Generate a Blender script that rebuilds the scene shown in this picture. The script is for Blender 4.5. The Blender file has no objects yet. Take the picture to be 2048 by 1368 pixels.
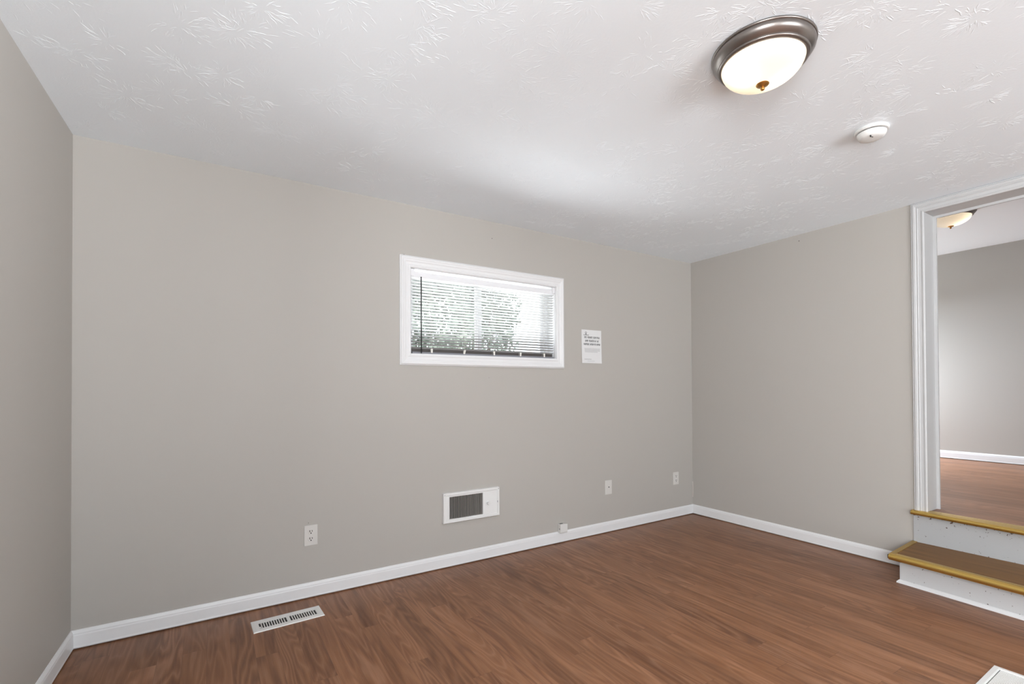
import bpy, bmesh, math, random
from mathutils import Vector, Matrix

sc = bpy.context.scene
COL = sc.collection
PI = math.pi

# ------------------------------------------------------------------ camera
F, SY = 958.05, 84.11
YAW, PITCH, ROLL = 0.560411, 0.0098829, -0.0048371
CAM = Vector((-3.9738, -3.0294, 1.2198))
fw = Vector((math.sin(YAW)*math.cos(PITCH), math.cos(YAW)*math.cos(PITCH), math.sin(PITCH)))
r0 = Vector((math.cos(YAW), -math.sin(YAW), 0)); u0 = r0.cross(fw)
rt = r0*math.cos(ROLL)+u0*math.sin(ROLL); up = -r0*math.sin(ROLL)+u0*math.cos(ROLL)
cd = bpy.data.cameras.new('camera'); cam = bpy.data.objects.new('camera', cd); COL.objects.link(cam)
cd.sensor_width = 36; cd.lens = F/2048*36; cd.shift_y = SY/2048; cd.clip_start = .02
cam.matrix_world = Matrix(((rt.x, up.x, -fw.x, CAM.x), (rt.y, up.y, -fw.y, CAM.y), (rt.z, up.z, -fw.z, CAM.z), (0, 0, 0, 1)))
sc.camera = cam

# ------------------------------------------------------------------ world, lights, exposure
w = bpy.data.worlds.new('sky'); sc.world = w; w.use_nodes = True
bg = w.node_tree.nodes['Background']; bg.inputs[0].default_value = (.86, .94, 1, 1); bg.inputs[1].default_value = 2.95

def area(name, loc, target, sx, sy, watts, col=(1, 1, 1)):
    l = bpy.data.lights.new(name, 'AREA'); l.shape = 'RECTANGLE'; l.size = sx; l.size_y = sy
    l.energy = watts; l.color = col
    o = bpy.data.objects.new(name, l); COL.objects.link(o); o.location = loc
    o.rotation_euler = (Vector(target)-Vector(loc)).to_track_quat('-Z', 'Y').to_euler()
    return o
# daylight through high and next-room windows; front and left lamps are added fill
E_FRONT, E_LEFT, E_FRONT_RIGHT, E_FRONT_LEFT, E_HIGH_UP, E_NEXT, E_NEXT_UP, E_BULB, E_BULB2 = 450, 165, 3950, 580, 400, 312, 118, .42, .34
DAY = (.965, .995, 1.025)
DAY2 = (.89, 1, 1.14)
area('fill_front', (-2.3, -10.6, -.3), (-2.3, 0, 2.0), 5.0, 1.8, E_FRONT, DAY)  # added uplight fill for the ceiling and upper back wall
area('fill_front_right', (1.9, -9.8, -.2), (-4.4, -1, 1.9), 2.8, 1.8, E_FRONT_RIGHT, DAY)  # fill lamp added to brighten the left wall and left ceiling
area('fill_front_left', (-6.5, -9.8, -.2), (-.2, -1, 1.9), 2.8, 1.8, E_FRONT_LEFT, DAY)  # fill lamp added from the left to lift the right wall
area('fill_left', (-5.0, -3.95, 1.75), (0, -2.3, .7), 1.2, 1.3, E_LEFT, DAY)  # unseen fill lamp added to brighten the right wall
area('daylight_high_ground', (-2.3, 1.9, .12), (-2.3, .03, 1.85), 3.8, 1.7, E_HIGH_UP, DAY)
area('daylight_next_room', (2.7, .65, 2.3), (3.1, -1.1, .6), .9, .8, E_NEXT, DAY2)
area('fill_next_ceiling', (2.1, 2.2, .3), (2.1, -1.3, 2.74), 1.8, .9, E_NEXT_UP, DAY2)  # uplight added to brighten the next room's ceiling
sc.view_settings.view_transform = 'Standard'; sc.view_settings.look = 'None'
sc.view_settings.gamma = 1; sc.view_settings.use_curve_mapping = False
sc.view_settings.exposure = 0.05

# ------------------------------------------------------------------ material helpers
def mat(name, col, rough=.5, metal=0, spec=.5):
    m = bpy.data.materials.new(name); m.use_nodes = True
    b = m.node_tree.nodes['Principled BSDF']
    b.inputs['Base Color'].default_value = (*col, 1); b.inputs['Roughness'].default_value = rough
    b.inputs['Metallic'].default_value = metal; b.inputs['Specular IOR Level'].default_value = spec
    return m
class NT:
    def __init__(s, m): s.t = m.node_tree; s.b = s.t.nodes['Principled BSDF']
    def n(s, typ, **kw):
        x = s.t.nodes.new(typ)
        for k, v in kw.items(): setattr(x, k, v)
        return x
    def val(s, sock, v):
        if hasattr(v, 'is_linked') or hasattr(v, 'links'): s.t.links.new(v, sock)
        else: sock.default_value = v
    def math(s, op, a, b=None, c=None):
        x = s.n('ShaderNodeMath', operation=op); s.val(x.inputs[0], a)
        if b is not None: s.val(x.inputs[1], b)
        if c is not None: s.val(x.inputs[2], c)
        return x.outputs[0]
    def xyz(s, x, y, z):
        c = s.n('ShaderNodeCombineXYZ'); s.val(c.inputs[0], x); s.val(c.inputs[1], y); s.val(c.inputs[2], z); return c.outputs[0]
    def pos(s):
        g = s.n('ShaderNodeNewGeometry'); p = s.n('ShaderNodeSeparateXYZ'); s.t.links.new(g.outputs['Position'], p.inputs[0]); return g.outputs['Position'], p.outputs
    def noise(s, vec, scale=1, detail=2, rough=.5, dist=0):
        x = s.n('ShaderNodeTexNoise'); s.t.links.new(vec, x.inputs['Vector']); x.inputs['Scale'].default_value = scale
        x.inputs['Detail'].default_value = detail; x.inputs['Roughness'].default_value = rough; x.inputs['Distortion'].default_value = dist
        return x.outputs['Fac']
    def white(s, vec):
        x = s.n('ShaderNodeTexWhiteNoise', noise_dimensions='3D'); s.t.links.new(vec, x.inputs['Vector']); return x.outputs
    def ramp(s, fac, stops):
        x = s.n('ShaderNodeValToRGB'); s.val(x.inputs[0], fac); e = x.color_ramp.elements
        while len(e) < len(stops): e.new(.5)
        for q, (p, c) in zip(e, stops): q.position = p; q.color = (*c, 1)
        return x.outputs[0]
    def mix(s, fac, a, b, blend='MIX'):
        x = s.n('ShaderNodeMix', data_type='RGBA', blend_type=blend); s.val(x.inputs[0], fac)
        for i, v in ((6, a), (7, b)):
            if isinstance(v, tuple): x.inputs[i].default_value = (*v, 1)
            else: s.t.links.new(v, x.inputs[i])
        return x.outputs[2]
    def bump(s, h, strength, dist):
        x = s.n('ShaderNodeBump'); x.inputs['Strength'].default_value = strength; x.inputs['Distance'].default_value = dist
        s.t.links.new(h, x.inputs['Height']); s.t.links.new(x.outputs[0], s.b.inputs['Normal'])
    def col(s, c): s.t.links.new(c, s.b.inputs['Base Color'])

def wall_mat(name, c):
    m = mat(name, c, .55, 0, .3); k = NT(m); P, _ = k.pos()
    k.bump(k.noise(P, 260, 3, .6), .06, .002)
    n = k.noise(P, 1.3, 3, .5)
    k.col(k.mix(n, tuple(v*.985 for v in c), tuple(v*1.015 for v in c)))
    return m
M_WALL = wall_mat('greige_wall_paint', (.435, .412, .381))

def ceiling_mat():
    m = mat('stomped_white_ceiling', (.85, .905, .95), .8, 0, .2); k = NT(m); P, c = k.pos()
    k.bump(k.noise(P, 95, 4, .65), .35, .0012)
    return m
M_CEIL = ceiling_mat()
M_CEIL2 = mat('smooth_white_ceiling', (.86, .86, .87), .8, 0, .2)

def trim_mat(name, c=(.80, .80, .80), rough=.32):
    m = mat(name, c, rough); k = NT(m); P, _ = k.pos()
    k.bump(k.noise(P, 60, 3, .6), .05, .002); return m
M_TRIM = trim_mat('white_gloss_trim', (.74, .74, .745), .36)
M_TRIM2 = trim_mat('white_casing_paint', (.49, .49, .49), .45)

def wood_mat():
    m = mat('brown_laminate_planks', (.2, .09, .05), .36, 0, .35); k = NT(m); P, c = k.pos()
    W, L = .095, 1.05
    xi = k.math('FLOOR', k.math('DIVIDE', c[0], W))
    r1 = k.white(k.xyz(xi, 3.1, 7.7))[0]
    yo = k.math('DIVIDE', k.math('MULTIPLY_ADD', r1, 3.7, c[1]), L)
    yi = k.math('FLOOR', yo)
    rnd = k.white(k.xyz(xi, yi, 1.3))
    sep = k.n('ShaderNodeSeparateColor'); k.t.links.new(rnd[1], sep.inputs[0])
    seed = k.math('MULTIPLY', sep.outputs[0], 60.0)
    # long wandering grain: contour lines of a stretched noise give cathedral figures
    g = k.noise(k.xyz(k.math('MULTIPLY', c[0], 7.5), k.math('MULTIPLY', c[1], .95), seed), 1.0, 2, .4, .25)
    rings = k.math('SINE', k.math('MULTIPLY', g, 85.0))
    rings = k.math('MULTIPLY_ADD', rings, .5, .5)
    rings = k.math('POWER', rings, 2.2)
    fib = k.noise(k.xyz(k.math('MULTIPLY', c[0], 190.0), k.math('MULTIPLY', c[1], 7.0), seed), 1.0, 3, .6)
    broad = k.noise(k.xyz(k.math('MULTIPLY', c[0], 11.0), k.math('MULTIPLY', c[1], .9), k.math('ADD', seed, 11.0)), 1.0, 3, .55)
    streak = k.noise(k.xyz(k.math('MULTIPLY', c[0], 48.0), k.math('MULTIPLY', c[1], 1.6), k.math('ADD', seed, 23.0)), 1.0, 3, .55)
    t = k.math('MULTIPLY_ADD', broad, .55, k.math('MULTIPLY', streak, .45))
    base = k.ramp(t, [(.28, (.122, .044, .017)), (.46, (.215, .090, .038)), (.58, (.27, .120, .056)), (.74, (.36, .178, .096))])
    dark = k.mix(k.math('MULTIPLY', rings, k.math('MULTIPLY_ADD', sep.outputs[1], .40, .12)), base, (.10, .038, .02))
    lit = k.mix(k.math('MULTIPLY', k.math('MAXIMUM', k.math('SUBTRACT', fib, .5), 0.0), 1.1), dark, (.36, .20, .135))
    pale = k.math('POWER', k.math('SUBTRACT', 1.0, k.math('MULTIPLY_ADD', k.math('SINE', k.math('MULTIPLY', g, 85.0)), .5, .5)), 5.0)
    lit = k.mix(k.math('MULTIPLY', pale, k.math('MULTIPLY_ADD', sep.outputs[0], .30, .05)), lit, (.38, .21, .135))
    tone = k.math('MULTIPLY_ADD', sep.outputs[2], .22, .88)
    final = k.mix(1.0, lit, k.xyz(tone, tone, tone), 'MULTIPLY')
    # hairline joints
    fx = k.math('FRACT', k.math('DIVIDE', c[0], W)); fy = k.math('FRACT', yo)
    ex = k.math('LESS_THAN', k.math('MINIMUM', fx, k.math('SUBTRACT', 1.0, fx)), .0075)
    ey = k.math('LESS_THAN', k.math('MINIMUM', fy, k.math('SUBTRACT', 1.0, fy)), .0009)
    ee = k.math('MAXIMUM', ex, ey)
    final = k.mix(k.math('MULTIPLY', ee, .35), final, (.06, .025, .014))
    k.col(final)
    k.t.links.new(k.math('MULTIPLY_ADD', fib, .14, .31), k.b.inputs['Roughness'])
    k.bump(k.math('SUBTRACT', k.math('MULTIPLY', fib, .3), ee), .10, .0012)
    return m
M_WOOD = wood_mat()

def tread_mat():
    m = mat('tread_laminate', (.2, .1, .05), .42, 0, .15); k = NT(m); P, c = k.pos()
    st = k.noise(k.xyz(k.math('MULTIPLY', c[0], 60.0), k.math('MULTIPLY', c[1], 2.0), 4.0), 1.0, 4, .6)
    k.col(k.ramp(st, [(.3, (.130, .060, .016)), (.55, (.185, .090, .026)), (.75, (.245, .128, .042))]))
    return m
M_TREAD = tread_mat()

def chipped(name, top, amount, c0):
    """white riser paint with dark chips crowding just under the nosing"""
    m = mat(name, c0, .45); k = NT(m); P, c = k.pos()
    n = k.noise(P, 60, 3, .6)
    near = k.math('MAXIMUM', k.math('SUBTRACT', 1.0, k.math('DIVIDE', k.math('SUBTRACT', top, c[2]), .05)), 0.0)
    chip = k.math('GREATER_THAN', k.math('MULTIPLY_ADD', near, amount, n), .70)
    sc_ = k.math('GREATER_THAN', k.noise(P, 42, 2, .5), .77)
    k.col(k.mix(k.math('MAXIMUM', chip, sc_), c0, (.09, .06, .045)))
    k.bump(k.noise(P, 40, 3, .6), .08, .002)
    return m
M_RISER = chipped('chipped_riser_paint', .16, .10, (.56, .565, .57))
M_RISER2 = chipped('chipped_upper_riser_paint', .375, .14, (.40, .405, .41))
M_BRASS = mat('brass_nosing', (.68, .46, .13), .27, .9)
M_BRASS2 = mat('brass_strip', (.42, .27, .07), .4, .6)
M_DARK = mat('black_gap', (.012, .011, .010), .7)
M_DARKSH = mat('dark_edge', (.03, .02, .015), .8)
M_NICKEL = mat('brushed_nickel', (.25, .225, .21), .33, .9)
M_FINIAL = mat('aged_brass', (.50, .27, .08), .3, .9)
M_PLASTIC = mat('white_plastic', (.66, .65, .63), .35)
M_PLATE = mat('almond_plate', (.62, .60, .57), .35)
M_SLOT = mat('slot_black', (.015, .014, .013), .6)
M_SMOKE = mat('detector_plastic', (.76, .76, .745), .4)
M_HEAT = mat('heater_enamel', (.74, .74, .73), .35)
M_FIN = mat('heater_fin', (.42, .39, .36), .45, .2)
M_REG = mat('register_white', (.74, .73, .71), .4)
M_PAPER = mat('paper', (.70, .70, .70), .8, 0, .1)
M_INK = mat('print_ink', (.10, .10, .10), .8, 0, .1)
M_INK2 = mat('pale_print_ink', (.38, .38, .38), .8, 0, .1)
M_ALU = mat('window_aluminium', (.35, .35, .36), .4, .5)
M_TRACK = mat('shaded_sill_track', (.07, .06, .055), .6)
M_VINYL = mat('window_vinyl', (.78, .78, .80), .4)
M_WAND = mat('wand_black', (.02, .022, .022), .3)
M_RAIL = mat('rail_grey', (.22, .22, .245), .4)
M_CORD = mat('cord_white', (.75, .73, .68), .7)
M_CRACK = mat('peeled_caulk', (.58, .54, .50), .6)
M_NAIL = mat('nail_hole', (.12, .11, .10), .8)

def slat_mat():
    m = mat('vinyl_slat', (.56, .56, .555), .5, 0, .2); k = NT(m)
    t = k.n('ShaderNodeBsdfTranslucent'); t.inputs[0].default_value = (.36, .36, .35, 1)
    x = k.n('ShaderNodeMixShader'); x.inputs[0].default_value = .15
    k.t.links.new(k.b.outputs[0], x.inputs[1]); k.t.links.new(t.outputs[0], x.inputs[2])
    k.t.links.new(x.outputs[0], k.t.nodes['Material Output'].inputs[0]); return m
M_SLAT = slat_mat()
def glass_mat():
    m = bpy.data.materials.new('window_glass'); m.use_nodes = True; k = NT(m)
    t = k.n('ShaderNodeBsdfTransparent'); g = k.n('ShaderNodeBsdfGlossy'); g.inputs['Roughness'].default_value = 0
    x = k.n('ShaderNodeMixShader'); x.inputs[0].default_value = .06
    k.t.links.new(t.outputs[0], x.inputs[1]); k.t.links.new(g.outputs[0], x.inputs[2])
    k.t.links.new(x.outputs[0], k.t.nodes['Material Output'].inputs[0]); return m
M_GLASS = glass_mat()
def bowl_mat():
    m = mat('frosted_glass', (.85, .83, .80), .25); k = NT(m)
    t = k.n('ShaderNodeBsdfTranslucent'); t.inputs[0].default_value = (.92, .88, .80, 1)
    x = k.n('ShaderNodeMixShader'); x.inputs[0].default_value = .6
    k.t.links.new(k.b.outputs[0], x.inputs[1]); k.t.links.new(t.outputs[0], x.inputs[2])
    k.t.links.new(x.outputs[0], k.t.nodes['Material Output'].inputs[0]); return m
M_BOWL = bowl_mat()
def leaf_mat():
    m = mat('shrub_leaves', (.2, .25, .18), .5); k = NT(m); P, _ = k.pos()
    k.col(k.ramp(k.noise(P, 3.5, 4, .7), [(.3, (.12, .17, .15)), (.5, (.26, .31, .26)), (.7, (.46, .50, .43))])); return m
M_LEAF = leaf_mat()
M_BARK = mat('shrub_bark', (.14, .10, .07), .9)
M_LAWN = mat('lawn', (.16, .20, .10), .9)

# ------------------------------------------------------------------ mesh helpers
class MB:
    def __init__(s): s.bm = bmesh.new()
    def box(s, a, b, bev=0, seg=2):
        t = bmesh.new(); bmesh.ops.create_cube(t, size=1)
        a, b = Vector(a), Vector(b)
        for v in t.verts: v.co = Vector([(a[i]+b[i])/2+v.co[i]*abs(b[i]-a[i]) for i in range(3)])
        if bev: bmesh.ops.bevel(t, geom=t.edges[:], offset=bev, segments=seg, affect='EDGES', profile=.5)
        s.add(t); return s
    def add(s, t, mx=None):
        if mx is not None: bmesh.ops.transform(t, matrix=mx, verts=t.verts)
        me = bpy.data.meshes.new('tmp'); t.to_mesh(me); t.free(); s.bm.from_mesh(me); bpy.data.meshes.remove(me); return s
    def lathe(s, prof, n=48, axis='Z', center=(0, 0, 0), flip=False):
        c = Vector(center); rings = []
        for (r, h) in prof:
            ring = []
            for i in range(n):
                a = 2*PI*i/n; x, y = r*math.cos(a), r*math.sin(a)
                p = {'Z': Vector((x, y, h)), 'Y': Vector((x, h, y)), 'X': Vector((h, x, y))}[axis]
                ring.append(s.bm.verts.new(c+p))
            rings.append(ring)
        for A, B in zip(rings, rings[1:]):
            for i in range(n):
                j = (i+1) % n; s.bm.faces.new((A[i], A[j], B[j], B[i]))
        return s
    def tube(s, pts, r, n=10, caps=True):
        pts = [Vector(p) for p in pts]; rings = []
        for i, p in enumerate(pts):
            d = (pts[min(i+1, len(pts)-1)]-pts[max(i-1, 0)]).normalized()
            a = d.orthogonal().normalized(); b = d.cross(a)
            rings.append([s.bm.verts.new(p+(a*math.cos(2*PI*k/n)+b*math.sin(2*PI*k/n))*r) for k in range(n)])
        for A, B in zip(rings, rings[1:]):
            for i in range(n): s.bm.faces.new((A[i], A[(i+1) % n], B[(i+1) % n], B[i]))
        if caps: s.bm.faces.new(rings[0][::-1]); s.bm.faces.new(rings[-1])
        return s
    def sweep(s, prof, path, closed=False):
        """prof: (u,v) points; path: list of functions (u,v)->point, so mitres are exact"""
        rings = [[s.bm.verts.new(f(u, v)) for (u, v) in prof] for f in path]
        n = len(prof); m = len(rings)
        for k in range(m if closed else m-1):
            A, B = rings[k], rings[(k+1) % m]
            for i in range(n): s.bm.faces.new((A[i], A[(i+1) % n], B[(i+1) % n], B[i]))
        if not closed: s.bm.faces.new(rings[0][::-1]); s.bm.faces.new(rings[-1])
        return s
    def build(s, name, m, parent=None, smooth=False, loc=None, auto=None):
        bmesh.ops.recalc_face_normals(s.bm, faces=s.bm.faces)
        me = bpy.data.meshes.new(name); s.bm.to_mesh(me); s.bm.free()
        for x in (m if isinstance(m, list) else [m]): me.materials.append(x)
        o = bpy.data.objects.new(name, me); COL.objects.link(o)
        if smooth or auto:
            for p in me.polygons: p.use_smooth = True
            if auto: me.set_sharp_from_angle(angle=math.radians(auto))
        if loc is not None: o.location = loc
        if parent is not None: o.parent = parent
        return o
def thing(name, label, cat, loc, rz=0, group=None):
    o = bpy.data.objects.new(name, None); COL.objects.link(o); o.empty_display_size = .05
    o.location = loc; o.rotation_euler = (0, 0, rz); o['label'] = label; o['category'] = cat
    if group: o['group'] = group
    return o
def tag(o, label, cat, group=None):
    o['label'] = label; o['category'] = cat
    if group: o['group'] = group
    return o
def struct(o, label=None, cat=None):
    o['kind'] = 'structure'
    if label: o['label'] = label
    if cat: o['category'] = cat
    return o
def struct_root(name, loc, label, cat):
    o = bpy.data.objects.new(name, None); COL.objects.link(o); o.location = loc; o.empty_display_size = .05
    return struct(o, label, cat)

# ------------------------------------------------------------------ room shell
H, W = 2.44, 4.534
LA = .0330                                      # the left wall runs about two degrees out of square
YF = -6.6                                      # wall behind the camera
LZ, H2, XF, X2 = .40, 2.743, 3.167, .155        # landing level, next room's ceiling, its far wall, partition thickness
WX0, WX1, WZ0, WZ1 = -2.866, -1.655, 1.449, 2.030   # high window opening
DY, DY1, DZ = -1.812, -3.02, 2.37               # cased opening in the right wall

struct(MB().box((-W-.5, YF-.2, -.12), (0.0, .16, 0)).build('floor', M_WOOD), 'brown wood-plank laminate floor of the empty room', 'floor')
b = MB().box((-W-.5, YF-.2, H), (0, .16, H+.15))
def stomp(bm, seed):
    """low plaster ridges left by a stomping brush, fanned round each dab"""
    rn = random.Random(seed)
    def ridge(x, y, a, ln, wd, h):
        cx, cy = math.cos(a), math.sin(a); bend = rn.uniform(-.25, .25)*ln; lf, rg, md = [], [], []
        for t, f in ((0, .15), (.3, 1), (.7, .9), (1, .1)):
            o = bend*t*t; px, py = x+cx*ln*t-cy*o, y+cy*ln*t+cx*o; q = wd*f*.5
            lf.append(bm.verts.new((px-cy*q, py+cx*q, H+.0001))); rg.append(bm.verts.new((px+cy*q, py-cx*q, H+.0001)))
            md.append(bm.verts.new((px, py, H-h*f)))
        for i in range(3):
            bm.faces.new((lf[i], lf[i+1], md[i+1], md[i])); bm.faces.new((md[i], md[i+1], rg[i+1], rg[i]))
    y = -.12
    while y > -3.0:
        x = -W-.1
        while x < -.06:
            px, py = x+rn.uniform(-.09, .09), y+rn.uniform(-.09, .09)
            if rn.random() < .86 and px < -.1 and py < -.08:
                R = rn.uniform(.05, .13); strength = rn.uniform(.45, 1.0); a0 = rn.uniform(0, 6.28); arc = rn.uniform(2.5, 6.28)
                for i in range(int(rn.uniform(30, 70))):
                    a = a0+rn.uniform(0, arc); r0 = rn.uniform(.012, R)
                    sx_, sy_ = px+math.cos(a)*r0, py+math.sin(a)*r0
                    if sx_ > -.09 or sy_ > -.09 or sx_ < -W-.0: continue
                    ridge(sx_, sy_, a+rn.gauss(0, .22), rn.uniform(.014, .042), rn.uniform(.004, .0075), strength*rn.uniform(.0004, .0011))
            x += .165
        y -= .165
stomp(b.bm, 11)
struct(b.build('ceiling', M_CEIL), 'white stomp-textured ceiling of the front room', 'ceiling')
b = MB()
b.box((-W-.3, 0, -.1), (WX0, .16, H+.1)); b.box((WX1, 0, -.1), (X2, .16, H+.1))
b.box((WX0, 0, -.1), (WX1, .16, WZ0)); b.box((WX0, 0, WZ1), (WX1, .16, H+.1))
wb = struct(b.build('wall_back', M_WALL), 'greige painted wall with the small high window', 'wall')
b = MB()
LW0, LW1, LWZ0, LWZ1 = -3.35, -4.55, .8, 2.1     # unseen opening added in the left wall to let fill in
def lpiece(y0, y1, z0, z1):
    lo = [b.bm.verts.new((x, y, z0)) for x, y in ((-W+LA*y0, y0), (-W+LA*y1, y1), (-W+LA*y1-.15, y1), (-W+LA*y0-.15, y0))]
    hi = [b.bm.verts.new((v.co.x, v.co.y, z1)) for v in lo]
    for i in range(4): b.bm.faces.new((lo[i], lo[(i+1) % 4], hi[(i+1) % 4], hi[i]))
    b.bm.faces.new(lo[::-1]); b.bm.faces.new(hi)
lpiece(.0, LW0, -.1, H+.1); lpiece(LW1, -6.8, -.1, H+.1); lpiece(LW0, LW1, -.1, LWZ0); lpiece(LW0, LW1, LWZ1, H+.1)
struct(b.build('wall_left', M_WALL), 'greige painted wall at the left edge of the photo', 'wall')
b = MB()
b.box((0, DY+.006, -.1), (X2, 0, H2+.1)); b.box((0, DY1-.006, DZ+.012), (X2, DY+.006, H2+.1)); b.box((0, YF-.2, -.1), (X2, DY1-.006, H2+.1))
wr = struct(b.build('wall_right', M_WALL), 'greige painted wall pierced by the white cased opening', 'wall')
b = MB()                                        # wall behind the camera, wide opening added for the fill lamps
b.box((-W-.5, YF-.15, -.1), (-3.9, YF, H+.1)); b.box((-.8, YF-.15, -.1), (0, YF, H+.1))
b.box((-3.9, YF-.15, -.1), (-.8, YF, .3)); b.box((-3.9, YF-.15, 2.3), (-.8, YF, H+.1))
struct(b.build('wall_front', M_WALL), 'greige painted wall behind the camera', 'wall')

# next room, up two steps
struct(MB().box((.012, -5.2, LZ-.12), (XF+.1, .3, LZ)).build('floor', M_WOOD), 'brown laminate floor of the raised next room', 'floor')
struct(MB().box((X2, -5.2, H2), (XF+.15, .3, H2+.15)).build('ceiling', M_CEIL2), 'smooth white ceiling of the next room', 'ceiling')
struct(MB().box((XF, -5.2, LZ-.1), (XF+.15, .3, H2+.1)).build('wall_far', M_WALL), 'greige wall of the next room seen through the opening', 'wall')
b = MB()
b.box((X2, .15, LZ-.1), (1.5, .3, H2+.1)); b.box((3.0, .15, LZ-.1), (XF, .3, H2+.1))
b.box((1.5, .15, LZ-.1), (3.0, .3, .7)); b.box((1.5, .15, 2.1), (3.0, .3, H2+.1))
struct(b.build('wall_side', M_WALL), 'window wall of the next room hidden behind the partition', 'wall')
struct(MB().box((X2, -5.2, LZ-.1), (XF, -5.05, H2+.1)).build('wall_end', M_WALL), 'closing wall of the next room out of view', 'wall')

# baseboards: (distance off wall, height) profile
BB = [(0, .007), (.013, .007), (.0135, .012), (.012, .016), (.012, .064), (.0105, .070), (.0105, .075), (.007, .082), (.004, .088), (0, .089)]
b = MB().sweep(BB, [lambda u, v: (-W-LA*u+u*.97, -u, v), lambda u, v: (-u, -u, v)])
struct(b.build('baseboard_back', M_TRIM), 'white baseboard along the window wall', 'baseboard')
b = MB().sweep(BB, [lambda u, v: (-u, -u, v), lambda u, v: (-u, -2.2, v)])
struct(b.build('baseboard_right', M_TRIM), 'white baseboard running from the corner to the step', 'baseboard')
b = MB().sweep(BB, [lambda u, v: (-W-LA*u+u*.97, -u, v), lambda u, v: (-W-LA*6.5+u, -6.5, v)])
struct(b.build('baseboard_left', M_TRIM), 'white baseboard at the bottom left corner', 'baseboard')
b = MB().sweep(BB, [lambda u, v: (XF-u, .15, LZ+v), lambda u, v: (XF-u, -5.0, LZ+v)])
struct(b.build('baseboard_far', M_TRIM), 'white baseboard of the next room', 'baseboard')

# small marks on the walls
for (x, z, rr_) in ((-2.239, 2.318, .003), (-3.49, .437, .0022), (-2.905, 2.104, .003), (-2.27, 1.30, .0018)):
    MB().lathe([(0, -.0015), (rr_, -.0014), (rr_, .002)], 10, 'Y', (x, 0, z)).build('nail_hole', M_NAIL, wb)
MB().lathe([(0, -.0015), (.004, -.0014), (.004, .002)], 10, 'X', (0, -1.02, 2.389)).build('nail_hole', M_NAIL, wr)
b = MB().tube([(-.003, -.004, .16), (-.006, -.008, .20), (-.003, -.006, .24), (-.002, -.003, .31)], .0035, 6)
b.build('peeling_caulk', M_CRACK, wb)

# ------------------------------------------------------------------ high window
wn = struct_root('window_1', (0, 0, 0), 'small high slider window in a white moulded casing', 'window')
CP = [(-.004, 0), (-.004, .010), (.004, .013), (.010, .012), (.014, .009), (.030, .011), (.036, .015), (.046, .016), (.052, .019), (.060, .019), (.066, .012), (.070, .010), (.071, 0)]
def fr(cx, cz, sx, sz):
    return lambda u, v: (cx+sx*u, -v, cz+sz*u)
b = MB().sweep(CP, [fr(WX0, WZ0, -1, -1), fr(WX1, WZ0, 1, -1), fr(WX1, WZ1, 1, 1), fr(WX0, WZ1, -1, 1)], True)
b.build('casing', M_TRIM, wn)
JP = [(0, 0), (-.008, 0), (-.008, -.12), (0, -.12)]
b = MB().sweep(JP, [fr(WX0, WZ0, -1, -1), fr(WX1, WZ0, 1, -1), fr(WX1, WZ1, 1, 1), fr(WX0, WZ1, -1, 1)], True)
b.build('jamb', M_TRIM, wn)
FP = [(-.008, -.105), (-.030, -.105), (-.030, -.150), (-.008, -.150)]
b = MB().sweep(FP, [fr(WX0, WZ0, -1, -1), fr(WX1, WZ0, 1, -1), fr(WX1, WZ1, 1, 1), fr(WX0, WZ1, -1, 1)], True)
b.build('window_frame', M_VINYL, wn)
MB().box((WX0+.009, .045, WZ0+.0085), (WX1-.009, .10, WZ0+.046)).build('sill_track', M_TRACK, wn)  # track coloured dark to imitate the shade under the lowest slats
for x0, x1, yy in ((-2.836, -2.268, .118), (-2.312, -1.685, .136)):
    s_ = MB()
    for a, c in (((x0, yy-.008, WZ0+.03), (x0+.030, yy+.008, WZ1-.03)), ((x1-.036, yy-.008, WZ0+.03), (x1, yy+.008, WZ1-.03)),
                 ((x0+.03, yy-.008, WZ0+.03), (x1-.036, yy+.008, WZ0+.055)), ((x0+.03, yy-.008, WZ1-.055), (x1-.036, yy+.008, WZ1-.03))):
        s_.box(a, c, .002, 1)
    so = s_.build('sash', M_VINYL, wn)
    MB().box((x0+.028, yy-.002, WZ0+.053), (x1-.034, yy+.002, WZ1-.053)).build('glass_pane', M_GLASS, so)

# blind
BY = .026                                       # slat plane
bl = thing('window_blind', 'white horizontal mini blind with black tilt wand hung inside the high window', 'blind', (-2.26, BY, WZ1-.024))
def L(p): return (p[0]+2.26, p[1], p[2]-WZ1+.024)
bx0, bx1 = WX0+.010, WX1-.010
b = MB().box(L((bx0, -.014, 1.968)), L((bx1, .014, 2.005)), .003, 2)
b.box(L((bx0+.02, -.0165, 1.966)), L((bx1-.02, -.0135, 1.990)), .001, 1)
b.build('head_rail', M_VINYL, bl)
for x0, x1 in ((bx0-.001, bx0+.024), (bx1-.024, bx1+.001)):
    MB().box(L((x0, -.022, 1.975)), L((x1, -.015, 2.028))).box(L((x0, -.022, 2.020)), L((x1, .016, 2.0285))).build('mounting_bracket', M_VINYL, bl)
TILT = math.radians(19)
b = MB(); nz = 24; ztop, zbot = 1.957, 1.499
rs = random.Random(5)
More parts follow.
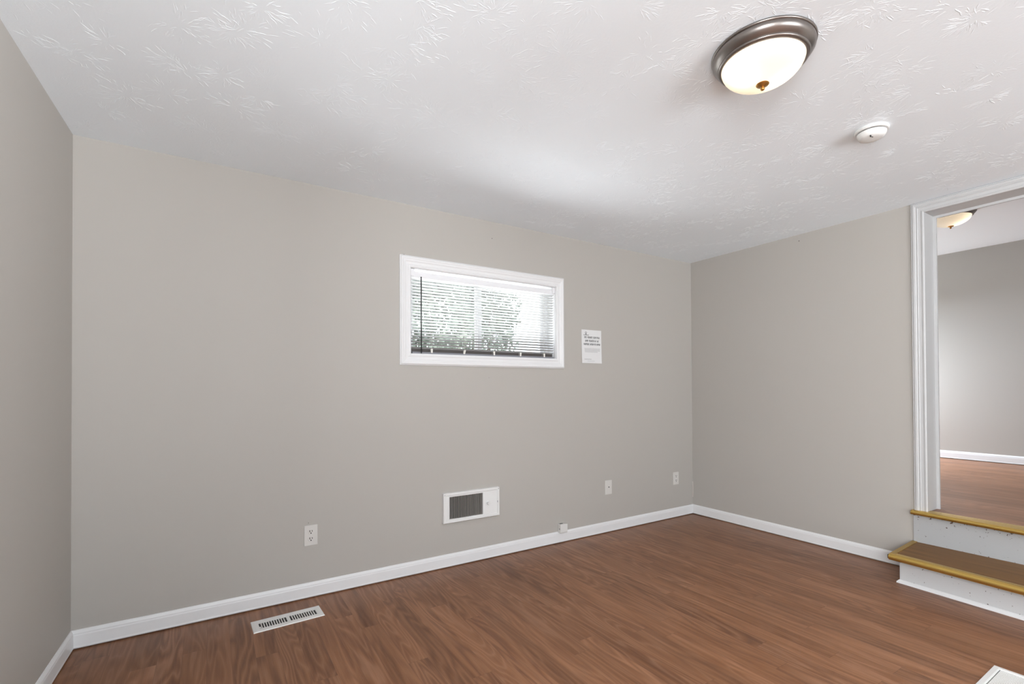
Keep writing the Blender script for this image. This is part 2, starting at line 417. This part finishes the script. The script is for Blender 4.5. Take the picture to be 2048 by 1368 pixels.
for i in range(nz):
    zc = ztop-(ztop-zbot)*i/(nz-1); tl = TILT+rs.uniform(-.03, .03); rings = []
    for xx in (bx0+.002, bx1-.002):
        ring = []
        for side in (.00025, -.00025):
            for k in (range(6) if side > 0 else range(5, -1, -1)):
                s_ = -.0125+.025*k/5; crown = .0018*(1-(s_/.0125)**2)
                yy = s_*math.cos(tl)+crown*math.sin(tl); zz = -s_*math.sin(tl)+(crown+side)*math.cos(tl)
                ring.append(b.bm.verts.new(L((xx, yy, zc+zz))))
        rings.append(ring)
    n = len(rings[0])
    for k in range(n): b.bm.faces.new((rings[0][k], rings[0][(k+1) % n], rings[1][(k+1) % n], rings[1][k]))
    b.bm.faces.new(rings[0][::-1]); b.bm.faces.new(rings[1])
b.build('slats', M_SLAT, bl)
MB().box(L((bx0+.012, -.012, 1.4515)), L((bx1-.002, .012, 1.471)), .004, 2).build('bottom_rail', M_RAIL, bl)
for f, lean in ((.125, .0), (.335, -.006), (.535, .001), (.73, -.002), (.915, 0)):
    x = bx0+(bx1-bx0)*f
    c = MB(); vs = [c.bm.verts.new(L(p)) for p in ((x-.006+lean, -.0165, 1.466), (x+.006+lean, -.0165, 1.466), (x+.008, -.0155, 1.494), (x-.008, -.0155, 1.494))]
    vb = [c.bm.verts.new(v.co+Vector((0, .002, 0))) for v in vs]
    for q in range(4): c.bm.faces.new((vs[q], vs[(q+1) % 4], vb[(q+1) % 4], vb[q]))
    c.bm.faces.new(vs); c.bm.faces.new(vb[::-1]); c.build('cord_clip', M_CORD, bl)
    c = MB(); c.tube([L((x, -.0128, 1.468)), L((x, -.0128, 1.972))], .0007, 6); c.tube([L((x, .0128, 1.468)), L((x, .0128, 1.972))], .0007, 6)
    c.build('ladder_cord', M_CORD, bl)
MB().tube([L((-2.785, -.023, 1.972)), L((-2.785, -.023, 1.468))], .0042, 8).tube([L((-2.785, -.023, 1.468)), L((-2.785, -.023, 1.455)), L((-2.781, -.025, 1.449))], .0028, 8).build('tilt_wand', M_WAND, bl, smooth=True)

# ------------------------------------------------------------------ cased opening in the right wall
dr = struct_root('trim_1', (0, DY, 0), 'white moulded casing round the opening to the next room', 'casing')
DP = [(-.002, 0), (-.002, .008), (.004, .012), (.010, .012), (.013, .008), (.030, .010), (.034, .014), (.040, .012), (.046, .017), (.056, .018), (.062, .013), (.066, .014), (.0685, .010), (.0685, 0)]
def dk(yy, zz, sy, sz, xo=0, sgn=-1):
    return lambda u, v: (xo+sgn*v, yy+sy*u-DY, zz+sz*u)
zb = LZ-.002
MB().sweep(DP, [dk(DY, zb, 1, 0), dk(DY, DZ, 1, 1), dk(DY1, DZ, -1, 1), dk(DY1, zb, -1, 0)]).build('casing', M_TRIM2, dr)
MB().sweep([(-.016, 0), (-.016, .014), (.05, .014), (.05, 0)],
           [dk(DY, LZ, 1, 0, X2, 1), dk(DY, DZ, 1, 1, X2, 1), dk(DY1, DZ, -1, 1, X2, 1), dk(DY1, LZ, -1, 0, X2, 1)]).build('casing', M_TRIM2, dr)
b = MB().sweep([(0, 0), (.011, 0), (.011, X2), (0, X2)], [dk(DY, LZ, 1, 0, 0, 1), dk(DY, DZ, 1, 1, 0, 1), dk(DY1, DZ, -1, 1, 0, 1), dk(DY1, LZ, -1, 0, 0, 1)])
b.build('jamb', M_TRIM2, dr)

# ------------------------------------------------------------------ steps
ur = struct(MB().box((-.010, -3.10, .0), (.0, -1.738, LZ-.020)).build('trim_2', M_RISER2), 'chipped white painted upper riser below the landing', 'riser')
b = MB()
NS = [(.045, 0), (.045, .003), (-.028, .003), (-.040, .000), (-.046, -.008), (-.046, -.016), (-.040, -.024), (-.028, -.026), (.0, -.026), (.0, 0)]
b.sweep(NS, [lambda u, v: (u-.10 if u < 0 else u, -3.10, LZ+v), lambda u, v: (u, -1.733, LZ+v)])
tag(b.build('stair_nosing', M_BRASS, auto=40), 'brass-coloured rounded nosing along the edge of the raised landing', 'stair nosing')
SF, SBK, SY1, ST = -1.753, -1.731, -3.10, .192        # left end at the nose, at the wall; far end; tread level
SK = .075                                      # step skewed to follow leftover lens distortion at the frame edge
def sx(x, y): return x+SK*(y-SF)
st = thing('stair_step', 'low brown wooden step with brass edging in front of the opening', 'step', (-.2, -2.3, 0))
def S(p): return (p[0]+.2, p[1]+2.3, p[2])
def prism(b, quad, z0, z1):
    lo = [b.bm.verts.new(S((x, y, z0))) for x, y in quad]; hi = [b.bm.verts.new(S((x, y, z1))) for x, y in quad]
    for q in range(4): b.bm.faces.new((lo[q], lo[(q+1) % 4], hi[(q+1) % 4], hi[q]))
    b.bm.faces.new(lo[::-1]); b.bm.faces.new(hi)
RX, RY = -.333, SF-.018
b = MB(); prism(b, [(sx(RX, SY1), SY1), (-.014, SY1), (-.014, RY), (sx(RX, RY), RY)], 0, ST-.034)
b.build('riser', M_RISER, st)
NX = -.424
b = MB(); prism(b, [(sx(NX, SY1), SY1), (-.011, SY1), (-.011, SBK-.004), (sx(NX, SF-.004), SF-.004)], ST-.034, ST)
b.build('tread', M_TREAD, st)
NP = [(.026, 0), (.026, .003), (.004, .004), (-.010, .003), (-.021, -.001), (-.027, -.009), (-.028, -.019), (-.022, -.029), (-.011, -.035), (.0, -.036), (0, 0)]
b = MB().sweep(NP, [lambda u, v: S((sx(NX, SY1)+u, SY1, ST+v)), lambda u, v: S((sx(NX, SF)+u, SF, ST+v))])
b.build('nosing', M_BRASS, st, auto=40)
b = MB(); prism(b, [(sx(NX, SF), SF-.026), (-.012, SBK-.026), (-.012, SBK), (sx(NX, SF), SF)], ST-.004, ST+.0042)
b.build('edge_strip', M_BRASS2, st)
MB().box(S((NX-.026, SF, ST-.024)), S((NX-.004, SF+.004, ST-.001)), .001, 1).build('nosing_end_cap', M_SLOT, st)
b = MB().sweep([(0, .0), (.014, .0), (.013, .008), (.006, .016), (0, .020)],
               [lambda u, v: S((sx(RX, SY1)-u, SY1, v)), lambda u, v: S((sx(RX, RY)-u, RY+u, v)), lambda u, v: S((-.02, RY+u, v))])
b.build('shoe_strip', M_TRIM, st)

# ------------------------------------------------------------------ ceiling lights
def ceiling_light(label, loc, bulbs, watts, rz=0):
    t = thing('ceiling_light', label, 'ceiling light', loc, rz, 'flush bowl ceiling lights')
    prof = [(.0, -.001), (.168, -.001), (.171, -.004), (.171, -.008), (.168, -.011), (.166, -.011), (.168, -.016), (.167, -.024), (.161, -.033), (.152, -.040), (.148, -.043),
            (.150, -.046), (.149, -.050), (.144, -.053), (.139, -.054), (.136, -.053), (.134, -.047), (.12, -.02), (0, -.012)]
    MB().lathe(prof, 72).build('pan', M_NICKEL, t, auto=50)
    pr = []
    for i in range(15):
        a = PI/2*i/14; pr.append((.1365*math.cos(a)+.0005, -.046-.078*math.sin(a)))
    MB().lathe(pr, 72).build('glass_bowl', M_BOWL, t, smooth=True)
    fp = [(.0, -.1225), (.021, -.1225), (.022, -.1245), (.019, -.128), (.010, -.131), (.0055, -.1325), (.0045, -.134), (.0065, -.1365), (.0075, -.140), (.0062, -.1435), (.003, -.1455), (0, -.146)]
    MB().lathe(fp, 24).build('finial', M_FINIAL, t, auto=50)
    for (x, y, z) in bulbs:
        l = bpy.data.lights.new('bulb', 'POINT'); l.energy = watts; l.color = (1, .86, .66); l.shadow_soft_size = .028
        o = bpy.data.objects.new('bulb', l); COL.objects.link(o); o.parent = t; o.location = (x, y, z)
    return t
ceiling_light('large lit bowl ceiling light with brushed metal rim above the empty room', (-2.286, -2.055, H), ((-.065, .035, -.068), (.05, -.03, -.072)), E_BULB)
ceiling_light('lit bowl ceiling light in the next room glimpsed past the door casing', (1.49, -1.538, H2), ((.05, -.055, -.066), (.01, -.06, -.066)), E_BULB2)

# ------------------------------------------------------------------ smoke detector
t = thing('smoke_detector', 'round white smoke detector on the ceiling near the right wall', 'smoke detector', (-1.325, -2.025, H))
MB().lathe([(0, 0), (.066, 0), (.068, -.003), (.068, -.009), (.064, -.013), (0, -.013)], 56).build('base_plate', M_SMOKE, t, auto=40)
MB().lathe([(.0, -.012), (.054, -.012), (.054, -.017), (0, -.017)], 48).build('vent_gap', M_SLOT, t, auto=40)
MB().lathe([(0, -.0165), (.057, -.0165), (.059, -.019), (.057, -.029), (.050, -.040), (.040, -.045), (.02, -.046), (0, -.046)], 56).build('cover', M_SMOKE, t, auto=40)
b = MB()
for dx, dy in ((-.010, 0), (0, .003), (.010, 0)): b.box((-.032+dx-.0035, -.012+dy-.002, -.0468), (-.032+dx+.0035, -.012+dy+.002, -.0440))
b.build('indicator_slots', M_SLOT, t)

# ------------------------------------------------------------------ notice on the wall
t = thing('paper_notice', 'white printed paper notice taped to the wall right of the window', 'notice', (-1.288, 0, 1.429))
b = MB()
nz_, nx_ = 10, 4; gv = []
for iz in range(nz_+1):
    row = []
    for ix in range(nx_+1):
        x = -.108+.216*ix/nx_; z = .277*iz/nz_
        y = -.0012-.0055*(1-iz/nz_)**2
        row.append(b.bm.verts.new((x, y, z)))
    gv.append(row)
for iz in range(nz_):
    for ix in range(nx_): b.bm.faces.new((gv[iz][ix], gv[iz][ix+1], gv[iz+1][ix+1], gv[iz+1][ix]))
b.bm.normal_update(); bmesh.ops.solidify(b.bm, geom=b.bm.faces[:], thickness=.0004)
b.build('sheet', M_PAPER, t, smooth=False)
def py(z): return -.0012-.0055*(1-z/.277)**2-.0007
rp = random.Random(3)
def strokes(b, x0, x1, z, h, sw, gap):
    """a word too blurred to read: upright strokes with bars at mixed heights"""
    x = x0
    while x < x1-sw:
        y = py(z)
        b.box((x, y, z), (x+sw, y+.0003, z+h))
        for zz in rp.sample([0, .42, .84], 2):
            b.box((x+sw, y, z+h*zz), (min(x+sw+gap*.8, x1), y+.0003, z+h*zz+h*.16))
        x += sw+gap
b = MB()
for z, words in ((.207, ((-.080, -.052), (-.044, .012), (.018, .050), (.056, .088))), (.178, ((-.070, -.036), (-.028, .030), (.036, .052), (.058, .078))), (.150, ((-.086, -.026), (-.018, .022), (.028, .050), (.054, .094)))):
    for a, c in words: strokes(b, a, c, z, .0155, .0026, .0042)
b.build('heading_print', M_INK, t)
b = MB(); y = py(.24)
b.tube([(-.066, y, .243), (-.070, y, .256), (-.062, y, .262), (-.054, y, .256), (-.058, y, .243)], .0016, 5)
b.box((-.066, y, .236), (-.062, y+.0003, .246)); b.box((-.060, y, .236), (-.056, y+.0003, .246))
strokes(b, -.088, -.030, .231, .006, .0016, .0026)
b.build('letterhead_print', M_INK, t)
b = MB()
for z, a, c in ((.119, -.080, .090), (.110, -.076, .090), (.101, -.076, .090), (.092, -.074, .066)): strokes(b, a, c, z, .0045, .0011, .0024)
b.build('body_print', M_INK2, t)
b = MB(); strokes(b, -.082, -.006, .030, .0055, .0013, .0022); strokes(b, -.050, .030, .016, .004, .001, .003)
b.build('footer_print', M_INK2, t)

# ------------------------------------------------------------------ wall heater
t = thing('wall_heater', 'white recessed wall heater with dark fin grille and a control knob', 'heater', (-2.42, 0, .405))
def Q(p): return (p[0]+2.42, p[1], p[2]-.405)
hx0, hx1, hz0, hz1 = -2.640, -2.198, .303, .508
HP = [(0, 0), (0, .020), (-.003, .024), (-.016, .024), (-.019, .021), (-.019, 0)]
def hf(cx, cz, sx, sz): return lambda u, v: Q((cx+sx*u, -v, cz+sz*u))
MB().sweep(HP, [hf(hx0, hz0, 1*-1, -1), hf(hx1, hz0, 1, -1), hf(hx1, hz1, 1, 1), hf(hx0, hz1, -1, 1)], True).build('frame', M_HEAT, t)
gx0, gx1, gz0, gz1 = -2.594, -2.334, .328, .480
b = MB()
b.box(Q((hx0+.018, -.019, hz0+.018)), Q((gx0, -.002, hz1-.018))); b.box(Q((gx1, -.019, hz0+.018)), Q((hx1-.018, -.002, hz1-.018)))
b.box(Q((gx0, -.019, hz0+.018)), Q((gx1, -.002, gz0))); b.box(Q((gx0, -.019, gz1)), Q((gx1, -.002, hz1-.018)))
b.build('face_panel', M_HEAT, t)
MB().box(Q((gx0, -.005, gz0)), Q((gx1, -.003, gz1))).build('grille_recess', M_SLOT, t)
b = MB(); nf = 25; rf = random.Random(8)
for i in range(nf):
    x = gx0+(gx1-gx0)*(i+.5)/nf+rf.uniform(-.0008, .0008)
    b.box(Q((x-.0007, -.0175, gz0)), Q((x+.0007, -.005, gz1)))
b.build('grille_fins', M_FIN, t)
MB().lathe([(.0, -.0190), (.0190, -.0190), (.0190, -.0215), (.0170, -.022), (.0165, -.0200), (.0125, -.0200), (.0115, -.035), (.010, -.037), (0, -.037)], 28, 'Y', Q((-2.293, 0, .402))).build('control_knob', M_HEAT, t, auto=40)
for x, z in ((hx0+.010, hz1-.012), (hx1-.010, hz1-.012)):
    MB().lathe([(.0, -.0262), (.0028, -.0258), (.0034, -.0238)], 12, 'Y', Q((x, 0, z))).build('screw', M_ALU, t)
MB().box(Q((hx1-.020, -.0255, .398)), Q((hx1-.016, -.023, .412))).build('catch', M_ALU, t)

# ------------------------------------------------------------------ wall plates
def plate(name, label, cat, x, z, w_, h_, kind, group=None):
    t = thing(name, label, cat, (x, 0, z), 0, group)
    b = MB().box((-w_/2, -.0065, -h_/2), (w_/2, 0, h_/2), .0035, 2); b.build('cover_plate', M_PLATE, t)
    if kind == 'duplex':
        for dz in (.021, -.021):
            b = MB().lathe([(0, -.0085), (.0158, -.0085), (.0168, -.0075), (.0168, -.005)], 32, 'Y', (0, 0, dz))
            r = b.build('receptacle', M_PLATE, t, auto=40)
            s_ = MB().box((-.0085, -.0091, dz-.001), (-.0048, -.0084, dz+.0105)).box((.0045, -.0091, dz+.000), (.0078, -.0084, dz+.0095))
            s_.lathe([(0, -.0091), (.0036, -.0090), (.0036, -.0084)], 14, 'Y', (0, 0, dz-.0075)); s_.build('slots', M_SLOT, r)
        MB().lathe([(0, -.0080), (.0025, -.0078), (.0033, -.0064)], 14, 'Y').build('screw', M_PLASTIC, t)
    else:
        MB().lathe([(0, -.011), (.0022, -.011), (.0045, -.0105), (.0050, -.006)], 14, 'Y', (.002, 0, .002)).build('jack', M_SLOT, t)
        for dz in (.042, -.042): MB().lathe([(0, -.0080), (.0022, -.0078), (.0028, -.0064)], 12, 'Y', (0, 0, dz)).build('screw', M_PLASTIC, t)
    return t
plate('power_outlet', 'white duplex outlet on the wall to the left of the heater', 'outlet', -3.477, .364, .075, .120, 'duplex', 'duplex wall outlets')
plate('power_outlet', 'white duplex outlet low on the wall beside the far corner', 'outlet', -.249, .365, .078, .120, 'duplex', 'duplex wall outlets')
plate('cable_plate', 'white wall plate with one small round jack between heater and corner', 'wall plate', -1.112, .378, .078, .120, 'jack')

# ------------------------------------------------------------------ little surface box at the baseboard
t = thing('junction_box', 'small white surface box sitting on the baseboard top right of the heater', 'wall box', (-1.618, 0, .082))
b = MB().box((-.036, -.040, 0), (.036, 0, .070), .006, 3); b.build('cover', M_PLASTIC, t)
b = MB()
for x in (-.024, -.014, -.003): b.box((x-.0042, -.024, .0685), (x+.0042, -.010, .0708))
b.build('cable_holes', M_SLOT, t)
MB().box((-.0368, -.030, .030), (-.0355, -.022, .036)).build('knockout', M_SLOT, t)

# ------------------------------------------------------------------ floor registers
t = thing('floor_register', 'small white floor register with dark slots beside the baseboard', 'floor vent', (-3.626, -.224, 0), math.radians(2.6), 'white floor vents')
RW, RH = .171, .069
def rf_(sx, sy): return lambda u, v: (sx*(RW-u), sy*(RH-u), v)
PR = [(0, 0), (.002, .004), (.016, .006), (.026, .005), (.026, .001)]
b = MB().sweep(PR, [rf_(-1, -1), rf_(1, -1), rf_(1, 1), rf_(-1, 1)], True)
b.build('frame', M_REG, t)
b = MB(); ix, iy = RW-.026, RH-.0255
b.box((-ix, .028, .001), (ix, iy, .0048)); b.box((-ix, -iy, .001), (ix, -.036, .0048))
b.box((-ix, -.036, .001), (-ix+.006, .028, .0048)); b.box((ix-.006, -.036, .001), (ix, .028, .0048)); b.box((-.008, -.036, .001), (.008, .028, .0048))
for sx in (-1, 1):
    a0, a1 = .008, ix-.006; n = 11
    for i in range(1, n):
        x = a0+(a1-a0)*i/n; b.box((sx*x-.0021, -.036, .001), (sx*x+.0021, .028, .0046))
b.build('louvers', M_REG, t)
MB().box((-ix, -iy, .0003), (ix, iy, .0010)).build('duct_opening', M_SLOT, t)
MB().box((-ix+.006, -.030, .002), (-ix+.013, -.018, .0062), .001, 1).build('damper_lever', M_REG, t)

t = thing('floor_register', 'large white floor grille at the bottom right corner of the photo', 'floor vent', (-1.262, -2.545, 0), 0, 'white floor vents')
RW, RH = .182, .182
b = MB().sweep([(0, 0), (.002, .005), (.019, .0065), (.024, .0045), (.024, .001)], [rf_(-1, -1), rf_(1, -1), rf_(1, 1), rf_(-1, 1)], True)
b.build('frame', M_REG, t)
b = MB(); n = 38; ix = RW-.024
for i in range(n):
    x = -ix+2*ix*(i+.5)/n; h = ix/n
    vs = [b.bm.verts.new(p) for p in ((x-h*.9, -ix+.003, .0042), (x+h*.9, -ix+.003, .0030), (x+h*.9, ix-.003, .0030), (x-h*.9, ix-.003, .0042))]
    vb = [b.bm.verts.new((v.co.x, v.co.y, v.co.z-.0012)) for v in vs]
    for q in range(4): b.bm.faces.new((vs[q], vs[(q+1) % 4], vb[(q+1) % 4], vb[q]))
    b.bm.faces.new(vs); b.bm.faces.new(vb[::-1])
b.build('louvers', M_REG, t)
MB().box((-ix, -ix, .0003), (ix, ix, .0012)).build('duct_opening', M_SLOT, t)

# ------------------------------------------------------------------ outside the window
struct(MB().box((-12, .17, -.55), (12, 16, -.4)).build('ground', M_LAWN), 'lawn outside the window', 'ground')
def shrub(label, loc, blobs, n, seed, leaf=.05):
    rnd = random.Random(seed)
    t = thing('shrub', label, 'shrub', loc, 0, 'shrubs outside the window')
    b = MB()
    for (cx, cy, cz, rx, ry, rz) in blobs:
        for i in range(n):
            a = rnd.uniform(0, 2*PI); cz_ = rnd.uniform(-1, 1); q = math.sqrt(1-cz_*cz_); rr = rnd.uniform(.55, 1.05)
            p = Vector((cx+rx*q*math.cos(a)*rr, cy+ry*q*math.sin(a)*rr, cz+rz*cz_*rr))
            u = Vector((rnd.gauss(0, 1), rnd.gauss(0, 1), rnd.gauss(0, .7))).normalized(); v = u.orthogonal().normalized()
            v = (Matrix.Rotation(rnd.uniform(0, 6.28), 3, u) @ v); wd = u.cross(v); l_ = leaf*rnd.uniform(.6, 1.4)
            nrm = u*.08*l_
            vs = [b.bm.verts.new(p+x) for x in (-v*l_, wd*l_*.45+nrm, v*l_, -wd*l_*.45+nrm)]
            b.bm.faces.new(vs)
    b.build('foliage', M_LEAF, t)
    b = MB()
    for (cx, cy, cz, rx, ry, rz) in blobs: b.tube([(cx*.3, cy*.3, 0), (cx*.7, cy*.7, cz*.5), (cx, cy, cz)], .03, 6)
    b.build('stem', M_BARK, t)
shrub('tall pale green shrub seen through the left half of the blind', (-1.55, 3.3, -.4), [(-.5, 0, 2.2, .95, .6, .9), (.25, .1, 2.6, .75, .55, .8), (-.3, .2, 3.3, .9, .6, .7), (-1.2, .2, 2.9, .8, .6, .8)], 2600, 2)
shrub('tall pale green shrub seen behind the middle of the blind', (.42, 5.0, -.4), [(-.1, 0, 2.4, .8, .6, .9), (.2, .1, 3.2, .65, .5, .7), (-.2, .1, 3.9, .6, .5, .6)], 1400, 3, .06)
